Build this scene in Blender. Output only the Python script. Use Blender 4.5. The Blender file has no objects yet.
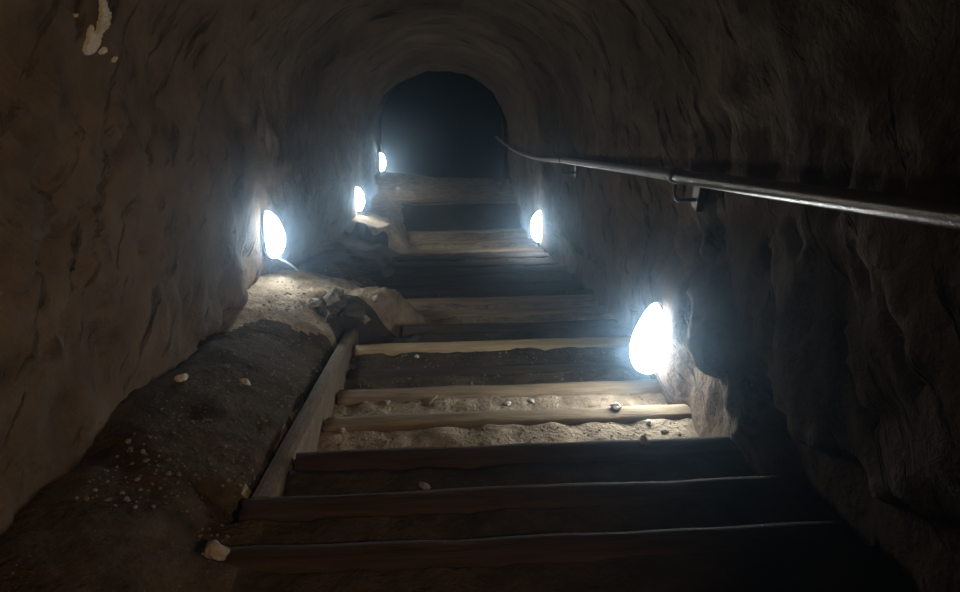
import bpy, bmesh, math, random
from mathutils import Vector, Matrix, noise

sc = bpy.context.scene
col = sc.collection
TAN = math.tan(math.radians(20))

# ------------------------------------------------------------------ camera
CAM = Vector((0, 0, 1.171))
PITCH, YAW, F_PX = math.radians(-32.357), math.radians(3.146), 700.0
FW = Vector((math.sin(YAW) * math.cos(PITCH), math.cos(YAW) * math.cos(PITCH), math.sin(PITCH)))
RT = Vector((math.cos(YAW), -math.sin(YAW), 0))
UP = RT.cross(FW)
cd = bpy.data.cameras.new('camera')
cam = bpy.data.objects.new('camera', cd)
col.objects.link(cam)
m = Matrix((RT, UP, -FW)).transposed().to_4x4()
m.translation = CAM
cam.matrix_world = m
cd.sensor_width = 36
cd.lens = F_PX / 960 * 36
cd.clip_start = 0.02
cd.clip_end = 200
sc.camera = cam


def ray(px, py):
    return (FW + RT * ((px - 480) / F_PX) - UP * ((py - 296) / F_PX)).normalized()


# ------------------------------------------------------------------ small helpers
def sm(a, b, v):
    t = min(1, max(0, (v - a) / (b - a)))
    return t * t * (3 - 2 * t)


def nz(x, y, z, s, oct=3):
    return noise.fractal(Vector((x * s, y * s, z * s)), 0.9, 2.1, oct)


def link(name, bm, mat, parent=None, smooth=True):
    me = bpy.data.meshes.new(name)
    bmesh.ops.recalc_face_normals(bm, faces=bm.faces[:]) if len(bm.faces) < 20000 else None
    bm.to_mesh(me)
    bm.free()
    me.materials.append(mat)
    if smooth:
        me.polygons.foreach_set('use_smooth', [True] * len(me.polygons))
    o = bpy.data.objects.new(name, me)
    col.objects.link(o)
    if parent:
        o.parent = parent
    return o


def grid_obj(name, P, mat, parent=None, flip=False):
    nu, nv = len(P), len(P[0])
    verts = [p for row in P for p in row]
    faces = []
    for i in range(nu - 1):
        for j in range(nv - 1):
            f = (i * nv + j, (i + 1) * nv + j, (i + 1) * nv + j + 1, i * nv + j + 1)
            faces.append(f[::-1] if flip else f)
    me = bpy.data.meshes.new(name)
    me.from_pydata(verts, [], faces)
    me.materials.append(mat)
    me.polygons.foreach_set('use_smooth', [True] * len(faces))
    o = bpy.data.objects.new(name, me)
    col.objects.link(o)
    if parent:
        o.parent = parent
    return o


def tag(o, label=None, cat=None, group=None, kind=None):
    for k, v in (('label', label), ('category', cat), ('group', group), ('kind', kind)):
        if v:
            o[k] = v
    return o


def empty(name, loc, rot=(0, 0, 0)):
    o = bpy.data.objects.new(name, None)
    o.location = loc
    o.rotation_euler = rot
    o.empty_display_size = 0.1
    col.objects.link(o)
    return o


def tube(bm, pts, r, n=14, cap=True):
    """round tube through pts; r a number or one radius per point"""
    pts = [Vector(p) for p in pts]
    rr = r if isinstance(r, (list, tuple)) else [r] * len(pts)
    rings = []
    t0 = (pts[1] - pts[0]).normalized()
    a = t0.orthogonal().normalized()
    for i, p in enumerate(pts):
        t = (pts[min(i + 1, len(pts) - 1)] - pts[max(i - 1, 0)]).normalized()
        a = (a - t * a.dot(t)).normalized()
        b = t.cross(a)
        rings.append([bm.verts.new(p + (a * math.cos(2 * math.pi * k / n) + b * math.sin(2 * math.pi * k / n)) * rr[i]) for k in range(n)])
    for i in range(len(rings) - 1):
        for k in range(n):
            bm.faces.new((rings[i][k], rings[i][(k + 1) % n], rings[i + 1][(k + 1) % n], rings[i + 1][k]))
    if cap:
        bm.faces.new(rings[0][::-1])
        bm.faces.new(rings[-1])


def spline(pts, n=8):
    pts = [Vector(p) for p in pts]
    out = []
    for i in range(len(pts) - 1):
        p0, p1, p2, p3 = pts[max(i - 1, 0)], pts[i], pts[i + 1], pts[min(i + 2, len(pts) - 1)]
        for k in range(n):
            t = k / n
            out.append(0.5 * ((2 * p1) + (p2 - p0) * t + (2 * p0 - 5 * p1 + 4 * p2 - p3) * t * t + (3 * p1 - p0 - 3 * p2 + p3) * t ** 3))
    out.append(pts[-1])
    return out


# ------------------------------------------------------------------ materials
def mat(name, c1, c2, scale=4, rough=0.9, bump=0.3, bscale=40, metallic=0.0, stretch=None, c3=None, s3=60, spec=0.3, bdist=0.02, thr3=(0.62, 0.72)):
    M = bpy.data.materials.new(name)
    M.use_nodes = True
    nt = M.node_tree
    N, L = nt.nodes, nt.links
    bs = N['Principled BSDF']
    tc = N.new('ShaderNodeTexCoord')
    src = tc.outputs['Object']
    if stretch:
        mp = N.new('ShaderNodeMapping')
        mp.inputs['Scale'].default_value = stretch
        L.new(src, mp.inputs['Vector'])
        src = mp.outputs['Vector']
    n1 = N.new('ShaderNodeTexNoise')
    n1.inputs['Scale'].default_value = scale
    n1.inputs['Detail'].default_value = 8
    n1.inputs['Roughness'].default_value = 0.65
    L.new(src, n1.inputs['Vector'])
    cr = N.new('ShaderNodeValToRGB')
    cr.color_ramp.elements[0].position = 0.32
    cr.color_ramp.elements[1].position = 0.68
    cr.color_ramp.elements[0].color = (*c1, 1)
    cr.color_ramp.elements[1].color = (*c2, 1)
    L.new(n1.outputs['Fac'], cr.inputs['Fac'])
    out = cr.outputs['Color']
    if c3:
        n3 = N.new('ShaderNodeTexNoise')
        n3.inputs['Scale'].default_value = s3
        n3.inputs['Detail'].default_value = 3
        L.new(src, n3.inputs['Vector'])
        r3 = N.new('ShaderNodeValToRGB')
        r3.color_ramp.elements[0].position, r3.color_ramp.elements[1].position = thr3
        L.new(n3.outputs['Fac'], r3.inputs['Fac'])
        mx = N.new('ShaderNodeMix')
        mx.data_type = 'RGBA'
        L.new(r3.outputs['Color'], mx.inputs[0])
        L.new(out, mx.inputs[6])
        mx.inputs[7].default_value = (*c3, 1)
        out = mx.outputs[2]
    L.new(out, bs.inputs['Base Color'])
    n2 = N.new('ShaderNodeTexNoise')
    n2.inputs['Scale'].default_value = bscale
    n2.inputs['Detail'].default_value = 6
    n2.inputs['Roughness'].default_value = 0.6
    L.new(src, n2.inputs['Vector'])
    bp = N.new('ShaderNodeBump')
    bp.inputs['Strength'].default_value = bump
    bp.inputs['Distance'].default_value = bdist
    L.new(n2.outputs['Fac'], bp.inputs['Height'])
    L.new(bp.outputs['Normal'], bs.inputs['Normal'])
    bs.inputs['Roughness'].default_value = rough
    bs.inputs['Metallic'].default_value = metallic
    bs.inputs['Specular IOR Level'].default_value = spec
    return M


M_ROCK = mat('tuff_rock', (.075, .050, .032), (.175, .12, .08), 2.4, .95, .9, 26, c3=(.055, .037, .026), s3=9, spec=.1, thr3=(.6, .75))
def streaks(M, colr, rot, scale, lo, hi):
    """slanting dark pick marks in the colour and the relief"""
    nt = M.node_tree
    N, L = nt.nodes, nt.links
    bs = N['Principled BSDF']
    tc = N.new('ShaderNodeTexCoord')
    mp = N.new('ShaderNodeMapping')
    mp.vector_type = 'TEXTURE'
    mp.inputs['Rotation'].default_value = (rot, 0, 0)
    mp.inputs['Scale'].default_value = scale
    L.new(tc.outputs['Object'], mp.inputs['Vector'])
    n = N.new('ShaderNodeTexNoise')
    n.inputs['Scale'].default_value = 1
    n.inputs['Detail'].default_value = 5
    n.inputs['Roughness'].default_value = .6
    L.new(mp.outputs['Vector'], n.inputs['Vector'])
    r = N.new('ShaderNodeValToRGB')
    r.color_ramp.elements[0].position, r.color_ramp.elements[1].position = lo, hi
    L.new(n.outputs['Fac'], r.inputs['Fac'])
    old = bs.inputs['Base Color'].links[0].from_socket
    mx = N.new('ShaderNodeMix')
    mx.data_type = 'RGBA'
    L.new(r.outputs['Color'], mx.inputs[0])
    L.new(old, mx.inputs[6])
    mx.inputs[7].default_value = (*colr, 1)
    L.new(mx.outputs[2], bs.inputs['Base Color'])
    bp = N.new('ShaderNodeBump')
    bp.invert = True
    bp.inputs['Strength'].default_value = .8
    bp.inputs['Distance'].default_value = .03
    L.new(r.outputs['Color'], bp.inputs['Height'])
    L.new(bs.inputs['Normal'].links[0].from_socket, bp.inputs['Normal'])
    L.new(bp.outputs['Normal'], bs.inputs['Normal'])


streaks(M_ROCK, (.03, .02, .013), math.radians(-60), (.6, .07, .34), .58, .72)
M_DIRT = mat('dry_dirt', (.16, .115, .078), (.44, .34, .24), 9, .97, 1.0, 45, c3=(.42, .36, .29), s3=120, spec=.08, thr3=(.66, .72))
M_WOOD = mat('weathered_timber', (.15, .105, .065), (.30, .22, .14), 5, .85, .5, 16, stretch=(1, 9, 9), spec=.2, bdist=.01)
M_DIRTSHADE = mat('painted_shade_dirt', (.03, .022, .016), (.075, .055, .04), 7, .9, .8, 40, spec=.15)  # shade of the unlit treads painted in as darker dirt
M_DIRTDIM = mat('painted_dim_brown_dirt', (.032, .022, .014), (.095, .068, .043), 8, .95, 1.0, 40, c3=(.30, .25, .19), s3=110, spec=.08, thr3=(.68, .74))  # darkened dirt copy: dimness of bank and some treads put into the colour
M_WOODN = mat('shade_painted_reddish_timber', (.028, .017, .011), (.07, .044, .03), 5, .85, .6, 16, stretch=(1, 9, 9), spec=.15, bdist=.01)  # near boards coloured darker to paint in their shade
M_WOODD = mat('shade_painted_timber', (.03, .022, .016), (.07, .05, .035), 5, .85, .6, 16, stretch=(1, 9, 9), spec=.15, bdist=.01)  # boards of the unlit flight, shade put into the wood colour
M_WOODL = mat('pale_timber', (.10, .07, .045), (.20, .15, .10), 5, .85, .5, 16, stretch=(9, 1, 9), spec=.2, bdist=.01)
M_WOODL2 = mat('yellowish_lit_timber', (.32, .235, .125), (.50, .38, .22), 5, .85, .5, 16, stretch=(1, 9, 9), spec=.2, bdist=.01)  # paler wood paints extra lamplight onto one board
M_STEEL = mat('galvanised_steel', (.075, .055, .04), (.14, .105, .075), 25, .3, .15, 90, metallic=.75, c3=(.17, .10, .06), s3=30, spec=.5)
M_BRIGHT = mat('worn_steel', (.25, .235, .22), (.40, .37, .35), 25, .45, .12, 90, metallic=.5)
M_DARKM = mat('dark_steel', (.10, .09, .08), (.17, .15, .13), 25, .5, .1, 90, metallic=.6)
M_PLAS = mat('grey_plastic', (.10, .10, .10), (.14, .14, .14), 20, .6, .05, 60)
M_CABLE = mat('cable_sheath', (.30, .30, .30), (.4, .4, .4), 20, .5, .05, 60)
M_STONE = mat('grey_stone', (.22, .19, .16), (.40, .35, .30), 14, .95, .5, 60, spec=.1)
M_GRIT = mat('brown_grit', (.12, .09, .065), (.26, .21, .16), 14, .95, .5, 60, spec=.1)
M_ROCKD = mat('dark_stone', (.07, .055, .042), (.17, .14, .11), 14, .95, .8, 50, spec=.1)
M_PALE = mat('pale_stone', (.50, .46, .40), (.68, .63, .56), 14, .9, .4, 60, spec=.1)
M_PATCH = mat('pale_lime_deposit', (.48, .42, .34), (.66, .60, .50), 14, .95, .5, 50, spec=.1)
M_VOID = mat('dark_rock', (.03, .027, .025), (.05, .045, .04), 2, .98, .5, 10, spec=.05)  # darker rock colour for the cave beyond the arch


def emis(name, colr, strength):
    M = bpy.data.materials.new(name)
    M.use_nodes = True
    nt = M.node_tree
    bs = nt.nodes['Principled BSDF']
    bs.inputs['Base Color'].default_value = (.9, .9, .9, 1)
    bs.inputs['Roughness'].default_value = .4
    bs.inputs['Emission Color'].default_value = (*colr, 1)
    bs.inputs['Emission Strength'].default_value = strength
    return M


M_LAMP = emis('lit_white_diffuser', (.84, .95, 1.0), 58)
M_WARM = emis('lit_warm_diffuser', (1.0, .64, .35), 12)

# ------------------------------------------------------------------ the sloping profile
Y_END = 11.1


def zl(y):
    """height of the line of step edges"""
    if y <= 8.1:
        return -y * TAN
    if y <= 9.6:
        return -8.1 * TAN - (y - 8.1) * .168
    return -3.2 - .24 * sm(9.6, 10.0, y) - .02 * max(0, y - 10)


def zc(y):
    """height of the line the vault follows"""
    return -y * TAN


# ------------------------------------------------------------------ lamps: where they hang (side, y, height of middle)
LAMPS = [
    # name pixel, wall x, pixel of the middle
    (+1, (659, 335)), (-1, (265, 234)), (+1, (543, 226)), (-1, (355, 199)), (-1, (379, 162)),
]
WALL_X = {+1: 1.03, -1: -1.06}


def on_wall(side, px, py, x=None):
    r = ray(px, py)
    return CAM + r * ((WALL_X[side] if x is None else x) / r.x)


LAMP_X = [.935, -1.05, .985, -1.02, -.99]
LAMP_SIZE = [1.03, .84, .97, .82, .80]
LAMP_TURN = [48, 14, 4, 4, 0]      # degrees each lamp is turned to face up the steps
LP = [(s, on_wall(s, *p, x)) for (s, p), x in zip(LAMPS, LAMP_X)]

# pick marks: pixel segments measured on the two walls -> (y, z) segments
MARKS_L = [((91, 218), (137, 86), 1.0), ((58, 91), (83, 48), 1.0), ((101, 94), (129, 46), 1.2), ((6, 290), (50, 226), .9), ((78, 280), (97, 240), .7),
           ((130, 216), (149, 163), .7), ((112, 120), (120, 146), .6), ((12, 131), (35, 90), .9), ((47, 184), (56, 216), 1.3), ((30, 40), (60, 2), 1.2),
           ((158, 205), (170, 176), .6), ((80, 120), (88, 142), .9), ((2, 300), (14, 250), 1.0), ((176, 232), (186, 200), .5), ((148, 250), (156, 228), .6),
           ((60, 330), (75, 300), .6), ((105, 300), (113, 282), .7), ((120, 345), (128, 322), .7), ((30, 380), (42, 352), .7)]
MARKS_R = [((754, 327), (787, 418), .9), ((767, 248), (797, 327), .9), ((800, 226), (812, 250), .6), ((706, 270), (752, 452), 1.3), ((700, 215), (712, 262), 1.0),
           ((805, 345), (818, 318), .5), ((842, 330), (870, 420), .9), ((675, 205), (690, 260), .7), ((900, 280), (930, 380), .8), ((866, 250), (884, 290), .6)]


def segs(side, lst):
    out = []
    for a, b, w in lst:
        A, B = on_wall(side, *a), on_wall(side, *b)
        out.append((A.y, A.z, B.y, B.z, w))
    return out


_a, _b = on_wall(1, 708, 250, .97), on_wall(1, 752, 450, .97)
EDGE_R = (_a.y, _a.z, _b.y, _b.z)
SEG = {-1: segs(-1, MARKS_L), 1: segs(1, MARKS_R)}
rg = random.Random(4)
for side in (-1, 1):
    for k in range(46):      # further worn pick marks along both walls
        y = rg.uniform(1.5, 10.5)
        z = zl(y) + rg.uniform(.4, 2.0)
        l = rg.uniform(.08, .3)
        SEG[side].append((y, z, y + l * .55, z + l, rg.uniform(.3, .7)))


def groove(side, y, z):
    d = up = 0
    for y0, z0, y1, z1, w in SEG[side]:
        if abs(y - (y0 + y1) / 2) > abs(y1 - y0) / 2 + .2 or abs(z - (z0 + z1) / 2) > abs(z1 - z0) / 2 + .12:
            continue
        vy, vz = y1 - y0, z1 - z0
        t = ((y - y0) * vy + (z - z0) * vz) / (vy * vy + vz * vz + 1e-9)
        t = min(1, max(0, t))
        dy, dz = y - y0 - t * vy, z - z0 - t * vz
        q = math.hypot(dy, dz)
        wd = .03 * (.6 + .4 * w) * (.6 + .8 * abs(noise.noise(Vector((y * 9, z * 9, side)))))
        if q < wd * 3:
            d = max(d, .065 * w * math.exp(-(q / wd) ** 2))
        s_ = (vy * dz - vz * dy) * (1 if vz > 0 else -1)
        if s_ > 0 and q < .4 and w > .65:                               # the flake standing proud on the near side of a mark
            up = max(up, .045 * w * math.exp(-q / .10) * (1 - sm(0, .05, abs(t - .5) - .45)))
    return d - up


def near_lamp(side, y, z):
    k = 1.0
    for s, P in LP:
        if s == side:
            k = min(k, sm(.10, .32, math.hypot(y - P.y, (z - P.z) * .7)))
    if side > 0:
        for (by, bz) in ((2.49, .04), (4.93, -.87)):
            k = min(k, sm(.05, .2, math.hypot(y - by, z - bz)))
    return k


def wall_out(side, y, z):
    """displacement of a side wall, positive = away from the middle of the tunnel"""
    k = near_lamp(side, y, z)
    n = .055 * nz(y, z, side * 7, .9, 3) + .022 * nz(y, z, side * 3 + 5, 4.5, 4)
    ridge = abs(noise.noise(Vector((y * 2.2 - z * 1.0, z * 1.6, side * 11))))
    n += .02 * (1 - min(1, ridge * 5))
    n += .012 * noise.noise(Vector((y * 14, z * 2.4, side * 2)))       # vertical tooling
    h = z - zl(y)
    edge = (.30 if side > 0 else .20 + .08 * sm(1.8, 3, y)) + .16 * noise.noise(Vector((y * 3.1, side * 9.0, 0))) + .05 * noise.noise(Vector((y * 11, side, 3)))
    n += .07 * (1 - sm(edge - .035, edge + .01, h))                     # worn undercut along the foot
    narrow = -.055 * sm(5.98, 6.06, y) * (1 - 2.3 * sm(9, 11, y))                                  # the lower end is cut a little narrower
    if side > 0:
        t = (z - EDGE_R[1]) / (EDGE_R[3] - EDGE_R[1])
        ye = EDGE_R[0] + (EDGE_R[2] - EDGE_R[0]) * t + .05 * noise.noise(Vector((z * 5, 3, 8)))
        narrow -= (.10 * (1 - sm(.4, .8, h)) + .01) * sm(ye - .05, ye + .03, y) * (1 - .8 * sm(2.7, 3.6, y))
    return k * (n + groove(side, y, z)) + narrow


SPRING, RAD_R, RAD_L = 1.33, 1.0, 1.03


def section(v, y):
    """v 0..1 up the right wall, 1..2 over the vault, 2..3 down the left wall: x, height above the line, outward vector"""
    if v <= 1:
        h = -.55 + v * (SPRING + .55)
        return RAD_R + .05 * (1 - sm(-.1, 1.1, h)), h, (1, 0)
    if v < 2:
        a = (v - 1) * math.pi
        cx = (RAD_R - RAD_L) / 2
        r = (RAD_R + RAD_L) / 2
        return cx + r * math.cos(a), SPRING + r * math.sin(a) * 1.02, (math.cos(a), math.sin(a))
    h = SPRING - (v - 2) * (SPRING + .55)
    return -(RAD_L + .09 * (1 - sm(-.1, 1.1, h)) * (1 - .4 * sm(5, 9, y))), h, (-1, 0)


def ys_list(y0, y1):
    out, y = [], y0
    while y < y1:
        out.append(y)
        y += .045 if y < .3 else (.024 if y < 5.5 else .04)
    out.append(y1)
    return out


Y_BACK = -3.6
YS = ys_list(Y_BACK, Y_END)


def shell(name, v0, v1, n, side):
    P = []
    for y in YS:
        row = []
        for j in range(n + 1):
            v = v0 + (v1 - v0) * j / n
            x, h, (ox, oz) = section(v, y)
            z = zc(y) + h
            if v <= 1 or v >= 2:
                d = wall_out(1 if v <= 1 else -1, y, z)
                fade = sm(0, .08, (1 - v) if v <= 1 else v - 2)
                dv = .05 * nz(x * 1.3, y, z, 1.1, 3) + .02 * nz(x, y, z, 5, 3) - .055 * sm(5.98, 6.06, y) * (1 - 2.3 * sm(9, 11, y))
                d = d * fade + dv * (1 - fade)
            else:
                d = .05 * nz(x * 1.3, y, z, 1.1, 3) + .02 * nz(x, y, z, 5, 3) - .055 * sm(5.98, 6.06, y) * (1 - 2.3 * sm(9, 11, y) * abs(ox))
            row.append((x + ox * d, y, z + oz * d))
        P.append(row)
    o = grid_obj(name, P, M_ROCK, flip=False)
    tag(o, kind='structure')
    return o


wr = shell('wall_right', 0, 1, 80, 1)
ce = shell('ceiling', 1, 2, 90, 0)
wl = shell('wall_left', 2, 3, 80, -1)


# back of the tunnel, up behind the camera
def section_outline(y, n=40):
    return [(section(3 * i / n, y)[0], y, zc(y) + section(3 * i / n, y)[1]) for i in range(n + 1)]


bm = bmesh.new()
f = bm.faces.new([bm.verts.new(p) for p in section_outline(Y_BACK)])
tag(link('wall_back', bm, M_ROCK, smooth=False), kind='structure')

# end wall round the arched opening (thick portal), then the unlit cave beyond
bm = bmesh.new()
inner = [Vector(p) for p in section_outline(Y_END, 60)]
outer = []
for p in inner:
    outer.append(Vector((p.x * 3.6, Y_END, zc(Y_END) + (p.z - zc(Y_END)) * 2.3 if p.z > zc(Y_END) else p.z - 1.5)))
n_in = len(inner)
ri = []
for k, dy in enumerate((0, .03, .35)):
    ri.append([bm.verts.new((p.x * (1 if k else 1.0), Y_END + dy, p.z)) for p in inner])
ro = [bm.verts.new((p.x, Y_END + .35, p.z)) for p in outer]
for a, b in ((ri[0], ri[1]), (ri[1], ri[2]), (ri[2], ro)):
    for i in range(n_in - 1):
        bm.faces.new((a[i], a[i + 1], b[i + 1], b[i]))
tag(link('wall_portal', bm, M_ROCK), kind='structure')
bm = bmesh.new()
X0, X1, Y0, Y1, Z0, Z1 = -5, 5, Y_END + .34, Y_END + 9, zl(Y_END) - 4.0, zl(Y_END) + 4.5
c = [bm.verts.new(p) for p in ((X0, Y0, Z0), (X1, Y0, Z0), (X1, Y1, Z0), (X0, Y1, Z0), (X0, Y0, Z1), (X1, Y0, Z1), (X1, Y1, Z1), (X0, Y1, Z1))]
for q in ((0, 1, 2, 3), (4, 5, 6, 7), (1, 2, 6, 5), (3, 0, 4, 7), (2, 3, 7, 6)):
    bm.faces.new([c[i] for i in q])
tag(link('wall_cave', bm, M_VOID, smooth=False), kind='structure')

# ------------------------------------------------------------------ steps
# y of the outer edge of every timber step edging, nearest first
EDGE = [.37, .66, .95, 1.232, 1.481, 1.763, 2.277, 2.62, 2.95, 3.235, 3.60, 3.96, 4.32, 4.68, 5.04, 5.40, 5.78, 6.18, 6.60, 7.25, 8.10, 9.60]
BW = .085
RAISE = {0: .09, 1: .09, 2: .09, 3: .09, 4: .09, 5: .09, 6: -.03, 7: -.04, 8: -.04}


def ez(k):
    return zl(EDGE[k]) + RAISE.get(k, 0)

STR_Y0, STR_Y1 = 1.49, 3.46


def step_at(y):
    for k, e in enumerate(EDGE):
        if y <= e:
            return k
    return None


def crumble(x, y):
    return .016 * nz(x, y, 1, 3, 4) + .010 * nz(x, y, 4, 14, 3)


def zf(x, y):
    """the ground"""
    # right part: trodden dirt behind each timber
    k = step_at(y)
    if k is None:
        zs = zl(y) + .6 * crumble(x, y) - .11 * (x + .9) * sm(9.7, 10.9, y)
    elif k == len(EDGE) - 1:
        zs = zl(EDGE[k]) - .02 + .6 * crumble(x, y)
    else:
        e = EDGE[k]
        top = ez(k)
        prev = EDGE[k - 1] if k else e - .31
        u = (e - BW - y) / max(.05, e - BW - prev)
        if y > e - BW:
            zs = top - .10
        else:
            zs = top - .010 + (.03 if k == 6 else .012) * u + crumble(x, y) * 1.1 - .026 * max(0, nz(x, 3, k, 5, 2) - .1) * (1 - u)
    # left part: the rough dirt bank
    hb = .17 + .13 * sm(.55, 1.05, -x) + .05 * math.exp(-((y - 3.65) / .35) ** 2) - .05 * math.exp(-((y - 2.9) / .3) ** 2)
    hb += .045 * nz(x, y, 9, 1.7, 3) + .022 * nz(x, y, 2, 6, 4)
    hb -= .17 * sm(4.1, 4.7, y) * sm(.45, .8, -x)
    hb -= .07 * (1 - sm(1.3, 2.3, y)) * sm(.55, 1.0, -x)
    hb -= .05 * sm(2.0, 2.4, y) * (1 - sm(2.9, 3.25, y)) - .17 * sm(6.95, 7.02, y + .08 * noise.noise(Vector((x * 6, 2, 1))))
    hb = max(hb, .02) if y > 7.1 else hb
    hb *= 1 - sm(8.0, 8.5, y)
    zb = zl(y) + hb
    if STR_Y0 - .3 < y < STR_Y1:
        t = 1 - sm(-.65, -.612, x) if y > STR_Y0 else 1 - sm(-.80, -.64, x)
        if -.61 <= x <= -.545 and y > STR_Y0:
            return min(zs, zl(y) - .08)
        zb -= .06 * sm(-.85, -.63, x)
    else:
        w = .10 * noise.noise(Vector((y * 2.3, 1, 5))) + .34 * math.exp(-((y - 3.82) / .26) ** 2)
        t = 1 - sm(-.72 + w, -.46 + w, x)
    ex = math.exp(-((y - 3.75) / .4) ** 2) * (1 - sm(-.1, .3, x))
    return zb * t + zs * (1 - t) + ex * (.025 * nz(x, y, 6, 7, 4) + .012 * nz(x, y, 3, 22, 3))


XS = [-1.32 + i * .02 for i in range(int(2.5 / .02) + 1)]
YF = ys_list(-1.2, Y_END + .05)
extra = []
for e in EDGE:
    extra += [e - .004, e + .004, e - BW - .004, e - BW + .004]
YF = sorted(set(round(v, 4) for v in YF + extra if v <= Y_END + .05))
P = [[(x, y, zf(x, y)) for x in XS] for y in YF]
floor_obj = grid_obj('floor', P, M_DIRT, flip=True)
floor_obj.data.materials.append(M_DIRTSHADE)
floor_obj.data.materials.append(M_DIRTDIM)
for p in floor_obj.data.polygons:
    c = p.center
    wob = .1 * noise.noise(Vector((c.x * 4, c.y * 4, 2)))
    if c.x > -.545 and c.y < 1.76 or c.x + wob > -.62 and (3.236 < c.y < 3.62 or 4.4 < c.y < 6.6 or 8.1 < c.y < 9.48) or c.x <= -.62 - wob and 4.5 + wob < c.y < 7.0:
        p.material_index = 1  # painted shade on the near treads and the dark stretches
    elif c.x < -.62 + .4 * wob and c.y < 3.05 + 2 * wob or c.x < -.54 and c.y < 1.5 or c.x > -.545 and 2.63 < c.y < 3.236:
        p.material_index = 2  # painted dimness on the near bank and the treads past the lamp
tag(floor_obj, kind='structure')

# landing: runs through the opening to a slanting outer edge, then falls away
P = []
for i in range(90):
    row = []
    for j in range(60):
        x = -1.9 + 3.9 * j / 59
        far = 11.42 - .10 * (x + 1)
        if i < 70:
            y = Y_END + (far - Y_END) * i / 69
            z = zl(y) + .02 * nz(x, y, 3, 5, 3) - .006 - .11 * (min(1.2, max(-1.2, x)) + .9)
        else:
            y = far + .02 + (i - 70) * .05
            z = zl(Y_END) - .12 - (i - 70) * .19
        row.append((x, y, z))
    P.append(row)
tag(grid_obj('floor_landing', P, M_DIRT, flip=True), kind='structure')


def timber(name, x0, x1, y0, y1, z0, z1, material, seed, wear=.006, slope=0.0):
    """a hewn, worn balk; the ends ragged"""
    bm = bmesh.new()
    nx = max(6, int((x1 - x0) / .03))
    prof = []
    n = 5
    for (ya, za, yb, zb) in ((y0, z0, y1, z0), (y1, z0, y1, z1), (y1, z1, y0, z1), (y0, z1, y0, z0)):
        for q in range(n):
            prof.append((ya + (yb - ya) * q / n, za + (zb - za) * q / n))
    cy, cz = (y0 + y1) / 2, (z0 + z1) / 2
    rings = []
    for i in range(nx + 1):
        x = x0 + (x1 - x0) * i / nx
        ring = []
        for (py, pz) in prof:
            u, w = (py - cy) / (y1 - y0) * 2, (pz - cz) / (z1 - z0) * 2
            rr = 1 - .10 * max(0, abs(u) + abs(w) - 1.55) ** 1 * 1.3
            qy, qz = cy + (py - cy) * rr, cz + (pz - cz) * rr
            d = wear * nz(x * .8, qy * 5, qz * 5 + seed * 3.1, 2.2, 4) + .5 * wear * noise.noise(Vector((x * 4, qy * 40, qz * 40 + seed)))
            qz += d if w > .3 else 0
            qy += d * .7 if abs(u) > .8 else 0
            xx = x
            if i in (0, nx):
                xx += .016 * noise.noise(Vector((qy * 40, qz * 40, seed + i)))
            ring.append(bm.verts.new((xx, qy, qz + slope * (x - x0))))
        rings.append(ring)
    m_ = len(prof)
    for i in range(nx):
        for q in range(m_):
            bm.faces.new((rings[i][q], rings[i][(q + 1) % m_], rings[i + 1][(q + 1) % m_], rings[i + 1][q]))
    bm.faces.new(rings[0][::-1])
    bm.faces.new(rings[-1])
    return link(name, bm, material)


BOARD_LABEL = {
    3: 'dark timber step edging along the bottom of the view, nearest the camera, splintered left end',
    4: 'dark timber step edging just below the lower end of the sloping plank',
    5: 'shadowed timber step edging hiding the near side of the brightest dirt tread',
    6: 'lit timber step edging just above the brightest grainy dirt tread',
    7: 'worn timber step edging level with the foot of the nearest right lamp, pebbles before it',
    8: 'half buried low timber step edging just below the foot of the nearest right lamp',
    9: 'evenly lit yellowish timber step edging at the head of the sloping plank',
    18: 'timber step edging just before the lit tread under the farther right lamp',
    19: 'timber step edging beyond the lit tread under the farther right lamp',
    20: 'timber step edging level with the lit dirt lump under the middle left lamp',
    21: 'pale timber edging of the lit landing floor before the dark arch',
}
ORD = {10: 'first', 11: 'second', 12: 'third', 13: 'fourth', 14: 'fifth', 15: 'sixth', 16: 'seventh', 17: 'eighth'}
first_board = None
for k, e in enumerate(EDGE):
    if k < 3:
        continue
    x0 = -.53
    if k == 3:
        x0 = -.67
    elif k == 4:
        x0 = -.62
    elif k in (5, 6, 7, 8, 9):
        x0 = -.528
    elif k in (10, 11):
        x0 = -.28
    elif k >= 10:
        x0 = -.62
    x1 = 1.06
    z = ez(k)
    rnd = random.Random(k)
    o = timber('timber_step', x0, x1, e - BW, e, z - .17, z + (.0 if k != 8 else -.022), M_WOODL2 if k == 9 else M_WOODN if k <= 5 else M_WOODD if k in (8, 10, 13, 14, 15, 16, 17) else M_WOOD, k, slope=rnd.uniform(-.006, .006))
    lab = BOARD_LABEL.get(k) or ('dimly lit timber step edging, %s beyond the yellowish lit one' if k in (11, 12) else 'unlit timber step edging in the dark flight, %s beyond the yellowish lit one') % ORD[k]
    tag(o, lab, 'step', 'timber step edgings')

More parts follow.
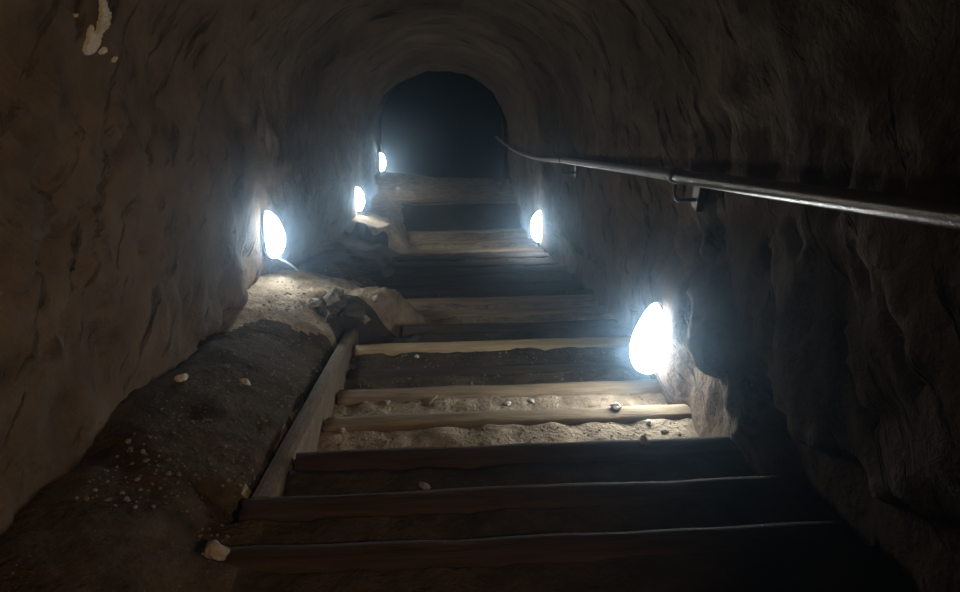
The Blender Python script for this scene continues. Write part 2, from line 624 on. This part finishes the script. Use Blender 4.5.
# stringer plank along the left of the near steps: a sheared balk following the slope
bm = bmesh.new()
nn = 70
rings = []
for i in range(nn + 1):
    y = STR_Y0 + (STR_Y1 - STR_Y0) * i / nn
    ring = []
    prof = [(-.612, -.22), (-.612, -.015), (-.608, .008), (-.59, .013), (-.565, .011), (-.547, .004), (-.542, -.02), (-.542, -.22)]
    for (x, h) in prof:
        d = .006 * nz(x * 3, y, h, 4, 3)
        ring.append(bm.verts.new((x + d, y, zl(y) + .02 + h + d * 1.3 + (.045 * (1 - (y - STR_Y0) / (STR_Y1 - STR_Y0)) if h > -.2 else 0))))
    rings.append(ring)
for i in range(nn):
    for q in range(8):
        bm.faces.new((rings[i][q], rings[i][(q + 1) % 8], rings[i + 1][(q + 1) % 8], rings[i + 1][q]))
bm.faces.new(rings[0])
bm.faces.new(rings[-1][::-1])
tag(link('stringer_plank', bm, M_WOODL, smooth=False), 'long sloping timber plank along the left ends of the near steps', 'plank')


# ------------------------------------------------------------------ lamps
def lamp_parts(side, mlit):
    """bulkhead lamp in local coordinates; +x points into the tunnel, wall at x=0"""
    H, W, D = .178, .074, .10
    b = bmesh.new()
    nu, nv = 12, 28
    top = None
    rows = []
    for i in range(nu + 1):
        a = i / nu * math.pi / 2
        row = []
        for j in range(nv):
            t = 2 * math.pi * j / nv
            cz, cy = math.sin(t), math.cos(t)
            narrow = 1 - .34 * cz
            row.append((.028 + D * math.sin(a), W * math.cos(a) * cy * narrow, H * math.cos(a) * cz))
        rows.append(row)
    V = [[b.verts.new(p) for p in row] for row in rows[:-1]]
    top = b.verts.new(rows[-1][0])
    for i in range(nu - 1):
        for j in range(nv):
            b.faces.new((V[i][j], V[i][(j + 1) % nv], V[i + 1][(j + 1) % nv], V[i + 1][j]))
    for j in range(nv):
        b.faces.new((V[-1][j], V[-1][(j + 1) % nv], top))
    b.faces.new(V[0][::-1])
    p = bmesh.new()
    R = []
    for (x, s) in ((-.015, .55), (.0, .93), (.022, 1.0), (.029, .98)):
        R.append([p.verts.new((x, W * math.cos(t) * (1 - .34 * math.sin(t)) * s, H * math.sin(t) * s)) for t in [2 * math.pi * j / nv for j in range(nv)]])
    for i in range(3):
        for j in range(nv):
            p.faces.new((R[i][j], R[i][(j + 1) % nv], R[i + 1][(j + 1) % nv], R[i + 1][j]))
    p.faces.new(R[0][::-1])
    p.faces.new(R[-1])
    return b, p


LAMP_LABEL = ['largest glowing white lamp, low on the right wall beside the near lit steps',
              'glowing white lamp with a cable, on the left wall over the lit dirt mound',
              'glowing white lamp low on the right wall under the far end of the handrail',
              'glowing white oval lamp on the left wall above the lit lump of dirt',
              'smallest glowing white lamp, on the left wall at the edge of the dark arch']


def add_lamp(i, side, P, lit, label):
    tr = math.radians(LAMP_TURN[i] if i < 5 else 0)
    e = empty('bulkhead_lamp', P, (0, 0, -tr if side < 0 else math.pi + tr))
    e.scale = [LAMP_SIZE[i] if i < 5 else 1] * 3
    e.location.x -= side * .03 * math.sin(tr)
    tag(e, label, 'lamp', 'wall lamps along the steps')
    b, p = lamp_parts(side, lit)
    link('diffuser', b, lit, e)
    link('back_plate', p, M_PLAS, e)
    return e


for i, (s, P) in enumerate(LP):
    e = add_lamp(i, s, P, M_LAMP, LAMP_LABEL[i])
    if i == 1:
        bmc = bmesh.new()
        tube(bmc, spline([(.02, 0, -.16), (.05, .02, -.20), (.10, .05, -.25), (.15, .09, -.33)], 6), .007, 8)
        link('cable', bmc, M_CABLE, e)
    if i == 2:
        bmc = bmesh.new()
        tube(bmc, spline([(.01, 0, -.15), (.015, .02, -.19), (.01, .05, -.25)], 6), .012, 8)
        link('cable', bmc, M_PLAS, e)
wl_pos = Vector((.97, -.6, zl(-.6) + 1.55))
flood = add_lamp(9, 1, wl_pos, M_WARM, 'warm oval lamp on the right wall up behind the viewpoint, aimed across the steps')
sd = bpy.data.lights.new('beam', 'SPOT')
sd.energy = 85
sd.color = (1.0, .70, .42)
sd.spot_size = math.radians(72)
sd.spot_blend = .9
sd.shadow_soft_size = .06
so = bpy.data.objects.new('beam', sd)
col.objects.link(so)
so.location = wl_pos + Vector((-.17, .02, 0))
so.rotation_euler = (Vector((-1.1, 1.95, -.05)) - so.location).to_track_quat('-Z', 'Y').to_euler()

# ------------------------------------------------------------------ handrail
RX = .87


def rail_pt(px, py, x=RX):
    r = ray(px, py)
    return CAM + r * (x / r.x)


hand = empty('handrail', (RX, 2.45, .12))
tag(hand, 'steel pipe handrail on the right wall, bent upwards at its far end', 'handrail')
off = hand.location


def loc(p):
    return Vector(p) - off


slope_p = lambda y: Vector((RX, y, -y * TAN + 1.035))
J1, J2 = rail_pt(676, 176), rail_pt(562, 160)
bm = bmesh.new()
tube(bm, [loc(p) for p in spline([Vector((RX, -.9, J1.z + (J1.y + .9) * TAN)), Vector((RX, .8, J1.z + (J1.y - .8) * TAN)), J1 + Vector((0, .02, -.008))], 10)], .025, 20)
link('near_pipe', bm, M_STEEL, hand)
bm = bmesh.new()
tube(bm, [loc(p) for p in spline([J1, (J1 + J2) / 2, J2], 8)], .021, 18)
link('middle_pipe', bm, M_BRIGHT, hand)
bm = bmesh.new()
far_pts = [J2, rail_pt(550, 159.5), rail_pt(538, 158.5), rail_pt(525, 155), rail_pt(514, 150), rail_pt(504, 143.5), rail_pt(496, 137)]
tube(bm, [loc(p) for p in spline(far_pts, 6)], .019, 14)
link('far_pipe', bm, M_BRIGHT, hand)
for (J, rad) in ((J1, .029), (J2, .025)):
    bm = bmesh.new()
    d = (J2 - J1).normalized()
    tube(bm, [loc(J - d * .03), loc(J + d * .03)], rad, 18)
    link('collar', bm, M_DARKM, hand)


def bracket(J, w):
    """bent rod: down from the pipe, then over to a plate on the wall"""
    bm = bmesh.new()
    xw = 1.0 + wall_out(1, J.y + .05, J.z - .1)
    tube(bm, [loc(p) for p in spline([J, J + Vector((.004, .0, -.07)), J + Vector((.02, .005, -.10)), J + Vector((.06, .02, -.11)), Vector((xw + .02, J.y + .03, J.z - .11))], 6)], .0075, 10)
    o = link('bracket', bm, M_DARKM, hand)
    bm = bmesh.new()
    bmesh.ops.create_cube(bm, size=1, matrix=Matrix.Translation(loc((xw - .005, J.y + .03, J.z - .10))) @ Matrix.Diagonal((.03, .07, .10, 1)))
    bmesh.ops.bevel(bm, geom=bm.edges[:], offset=.003, segments=2, affect='EDGES')
    link('wall_plate', bm, M_STEEL, o, smooth=False)


bracket(J1, 1)
bracket(J2, 1)
bracket(slope_p(-.2), 1)


# ------------------------------------------------------------------ stones
def hit(px, py, y0=.9, y1=12):
    r = ray(px, py)
    t, prev = y0 / r.y, None
    while True:
        p = CAM + r * t
        if p.y > y1:
            return None
        g = zf(p.x, p.y)
        k = step_at(p.y)
        if p.x > -.5 and k is not None and p.y > EDGE[k] - BW:
            g = ez(k)
        if p.z <= g:
            return Vector((p.x, p.y, g))
        t += .004


def stone(name, P, size, seed, material):
    bm = bmesh.new()
    bmesh.ops.create_icosphere(bm, subdivisions=4, radius=.5)
    for v in bm.verts:
        c = v.co.copy()
        d = 1 + .34 * noise.noise(c * 1.9 + Vector((seed * 3.7, 0, 0))) + .16 * noise.noise(c * 5 + Vector((0, seed * 2.3, 0)))
        cell = noise.voronoi(c * 2.2 + Vector((seed, seed, 0)))[0][0]
        d *= .70 + .50 * min(.9, cell)
        d += .06 * noise.noise(c * 11 + Vector((0, 0, seed)))
        v.co = Vector((c.x * size[0] * d, c.y * size[1] * d, c.z * size[2] * d))
    lo = min(v.co.z for v in bm.verts)
    for v in bm.verts:
        v.co.z -= lo + .12 * size[2]
    o = link(name, bm, material)
    o.location = P
    o.rotation_euler = (0, 0, seed * 1.7)
    return o


STONES = [
    ('rock', (336, 308), (.20, .13, .10), M_ROCKD, 'largest dark jagged rock on the lit dirt mound near the left lamp'),
    ('rock', (353, 316), (.15, .09, .09), M_ROCKD, 'rock at the head of the stringer plank, right of the biggest mound rock'),
    ('rock', (364, 322), (.08, .06, .05), M_STONE, 'small rock beside the left end of the yellowish lit step edging'),
    ('rock', (314, 306), (.08, .06, .05), M_STONE, 'small rock on the mound left of the largest dark rock'),
    ('rock', (322, 314), (.09, .05, .04), M_ROCKD, 'flat rock on the near side of the dirt mound in front of the largest rock'),
    ('rock', (388, 276), (.13, .10, .10), M_ROCKD, 'rounded rock at the top left of the dark flight of steps'),
    ('rock', (388, 262), (.10, .07, .06), M_ROCKD, 'flat rock just behind the rounded rock by the dark flight'),
    ('rock', (377, 301), (.07, .05, .045), M_STONE, 'small pale rock between the mound and the dark flight of steps'),
    ('pebble', (616, 409), (.045, .035, .03), M_PALE, 'pale pebble against the timber left of the largest lamp'),
    ('pebble', (648, 423), (.026, .02, .014), M_PALE, 'small pebble on the lit timber right below the largest lamp'),
    ('pebble', (664, 433), (.032, .022, .018), M_STONE, 'grey pebble on the bright dirt tread, rightmost there'),
    ('pebble', (643, 442), (.036, .026, .02), M_PALE, 'white pebble at the near edge of the bright dirt tread'),
    ('pebble', (508, 405), (.030, .022, .016), M_PALE, 'white chip on the lit dirt between two timbers, middle of the steps'),
    ('pebble', (532, 402), (.028, .02, .016), M_PALE, 'white chip just right of another on the lit dirt between timbers'),
    ('pebble', (387, 404), (.035, .025, .02), M_STONE, 'small grey pebble on the dirt tread near its left end'),
    ('pebble', (342, 432), (.035, .025, .02), M_STONE, 'small pebble at the left end of the brightest dirt tread'),
    ('pebble', (417, 358), (.026, .02, .02), M_PALE, 'pale chip under the left half of the yellowish lit step edging'),
    ('pebble', (425, 488), (.04, .025, .018), M_STONE, 'small pebble on the shadowed edge of the second timber from the bottom'),
    ('pebble', (182, 380), (.05, .03, .025), M_PALE, 'pale chip on the dark dirt bank near the left wall'),
    ('pebble', (245, 384), (.05, .03, .025), M_PALE, 'pale chip on the dark dirt bank midway to the stringer plank'),
    ('pebble', (398, 190), (.06, .05, .05), M_PALE, 'pale stone on the lit landing floor before the dark arch'),
    ('rock', (216, 557), (.07, .05, .05), M_STONE, 'splintered chunk at the left end of the lowest visible timber'),
]
for i, (nm, q, size, ma, lab) in enumerate(STONES):
    P = hit(*q)
    if P is None:
        continue
    tag(stone(nm, P, size, i + 1, ma), lab, 'stone' if nm == 'rock' else 'pebble', 'loose stones on the steps and bank')

# fine loose gravel, uncountable
bm = bmesh.new()
rg = random.Random(11)
tmpl = bmesh.new()
bmesh.ops.create_icosphere(tmpl, subdivisions=1, radius=1)
tv = [v.co.copy() for v in tmpl.verts]
tf = [[v.index for v in f.verts] for f in tmpl.faces]
tmpl.free()
cnt = 0
while cnt < 2600:
    if rg.random() < .55:
        x, y = rg.uniform(-1.0, -.62), rg.uniform(1.3, 5.5)
    elif rg.random() < .75:
        x, y = rg.uniform(-.46, .98), rg.uniform(1.9, 3.3)
    else:
        x, y = rg.uniform(-.46, .98), rg.uniform(3.3, 10.8)
    k = step_at(y)
    if k is not None and x > -.62 and y > EDGE[k] - BW - .01:
        continue
    r = rg.choice((.003, .0035, .004, .005, .007)) * rg.uniform(.7, 1.3)
    z = zf(x, y) + r * .2
    R3 = Matrix.Rotation(rg.uniform(0, 6.3), 3, 'Z') @ Matrix.Diagonal((rg.uniform(.8, 1.6), rg.uniform(.7, 1.1), rg.uniform(.45, .9)))
    vs = [bm.verts.new(Vector((x, y, z)) + R3 @ (c * r * rg.uniform(.8, 1.2))) for c in tv]
    for f in tf:
        bm.faces.new([vs[q] for q in f])
    cnt += 1
tag(link('gravel', bm, M_GRIT, floor_obj, smooth=False), 'fine loose grit scattered over the dirt treads and bank', kind='stuff')

# dark twig lying in the dirt
A, B = hit(428, 406), hit(437, 398)
bm = bmesh.new()
tube(bm, spline([A + Vector((0, 0, .008)), (A + B) / 2 + Vector((.004, 0, .013)), B + Vector((0, 0, .010))], 4), [.009] * 4 + [.007] * 4 + [.004], 8)
tag(link('twig', bm, M_WOOD), 'short dark twig slanting on the dirt tread between two timbers', 'twig')

# pale mineral patch on the left wall, part of the wall
def wall_pt(px, py):
    r = ray(px, py)
    t = .3 / abs(r.x)
    while True:
        p = CAM + r * t
        h = p.z - zc(p.y)
        v = 2 + (SPRING - h) / (SPRING + .55)
        if h > SPRING:
            a = math.asin(min(1, (h - SPRING) / 1.04))
            xw = -(.015 + 1.015 * math.cos(a))
            xw -= .05 * nz(xw * 1.3, p.y, p.z, 1.1, 3) + .02 * nz(xw, p.y, p.z, 5, 3)
        else:
            xw = section(v, p.y)[0] - wall_out(-1, p.y, p.z)
        if p.x <= xw + .004:
            return p
        t += .002
    return p


def inside(p, poly):
    c = False
    for i in range(len(poly)):
        (x0, y0), (x1, y1) = poly[i - 1], poly[i]
        if (y0 > p[1]) != (y1 > p[1]) and p[0] < (x1 - x0) * (p[1] - y0) / (y1 - y0) + x0:
            c = not c
    return c


bm = bmesh.new()
PATCH = ([(101, -14), (106, 6), (110, 14), (108, 26), (101, 34), (98, 46), (92, 54), (85, 56), (82, 50), (85, 40), (88, 28), (91, 22), (93, 32), (96, 30), (97, 20), (99, 12), (96, -10)],
         [(112, 57), (116, 54), (115, 63), (111, 62)], [(98, 50), (104, 45), (106, 52), (100, 55)], [(71, 13), (77, 12), (75, 18)])
for poly in PATCH:
    gx, gy = min(p[0] for p in poly) - 2, min(p[1] for p in poly) - 2
    nx_, ny_ = int(max(p[0] for p in poly) - gx) + 3, int(max(p[1] for p in poly) - gy) + 3
    ins = {(i, j) for i in range(nx_) for j in range(ny_) if inside((gx + i + .6 * noise.noise(Vector((i * .5, j * .5, 1))), gy + j + .6 * noise.noise(Vector((i * .5, j * .5, 7)))), poly)}
    V = {}
    for (i, j) in ins:
        for c_ in ((i, j), (i + 1, j), (i + 1, j + 1), (i, j + 1)):
            if c_ not in V:
                whole = all(q in ins for q in (c_, (c_[0] - 1, c_[1]), (c_[0], c_[1] - 1), (c_[0] - 1, c_[1] - 1)))
                V[c_] = bm.verts.new(wall_pt(gx + c_[0], gy + c_[1]) + Vector((.008 + .004 * noise.noise(Vector((c_[0] * .4, c_[1] * .4, 3))) if whole else -.012, 0, 0)))
        bm.faces.new((V[(i, j)], V[(i + 1, j)], V[(i + 1, j + 1)], V[(i, j + 1)]))
tag(link('mineral_patch', bm, M_PATCH, wl, smooth=False), 'pale flaking mineral patch')

# ------------------------------------------------------------------ haze added for a lens-like glow round the lamps, render look
w = bpy.data.worlds.new('world')
sc.world = w
w.use_nodes = True
nt = w.node_tree
nt.nodes['Background'].inputs['Color'].default_value = (0, 0, 0, 1)
nt.nodes['Background'].inputs['Strength'].default_value = 0
vs = nt.nodes.new('ShaderNodeVolumeScatter')
vs.inputs['Color'].default_value = (.55, .78, 1.0, 1)
vs.inputs['Density'].default_value = .028
vs.inputs['Anisotropy'].default_value = .945
nt.links.new(vs.outputs['Volume'], nt.nodes['World Output'].inputs['Volume'])

sc.view_settings.view_transform = 'Standard'
sc.view_settings.look = 'None'
sc.view_settings.gamma = 1
sc.view_settings.use_curve_mapping = False
sc.view_settings.exposure = 0
sc.cycles.use_denoising = True
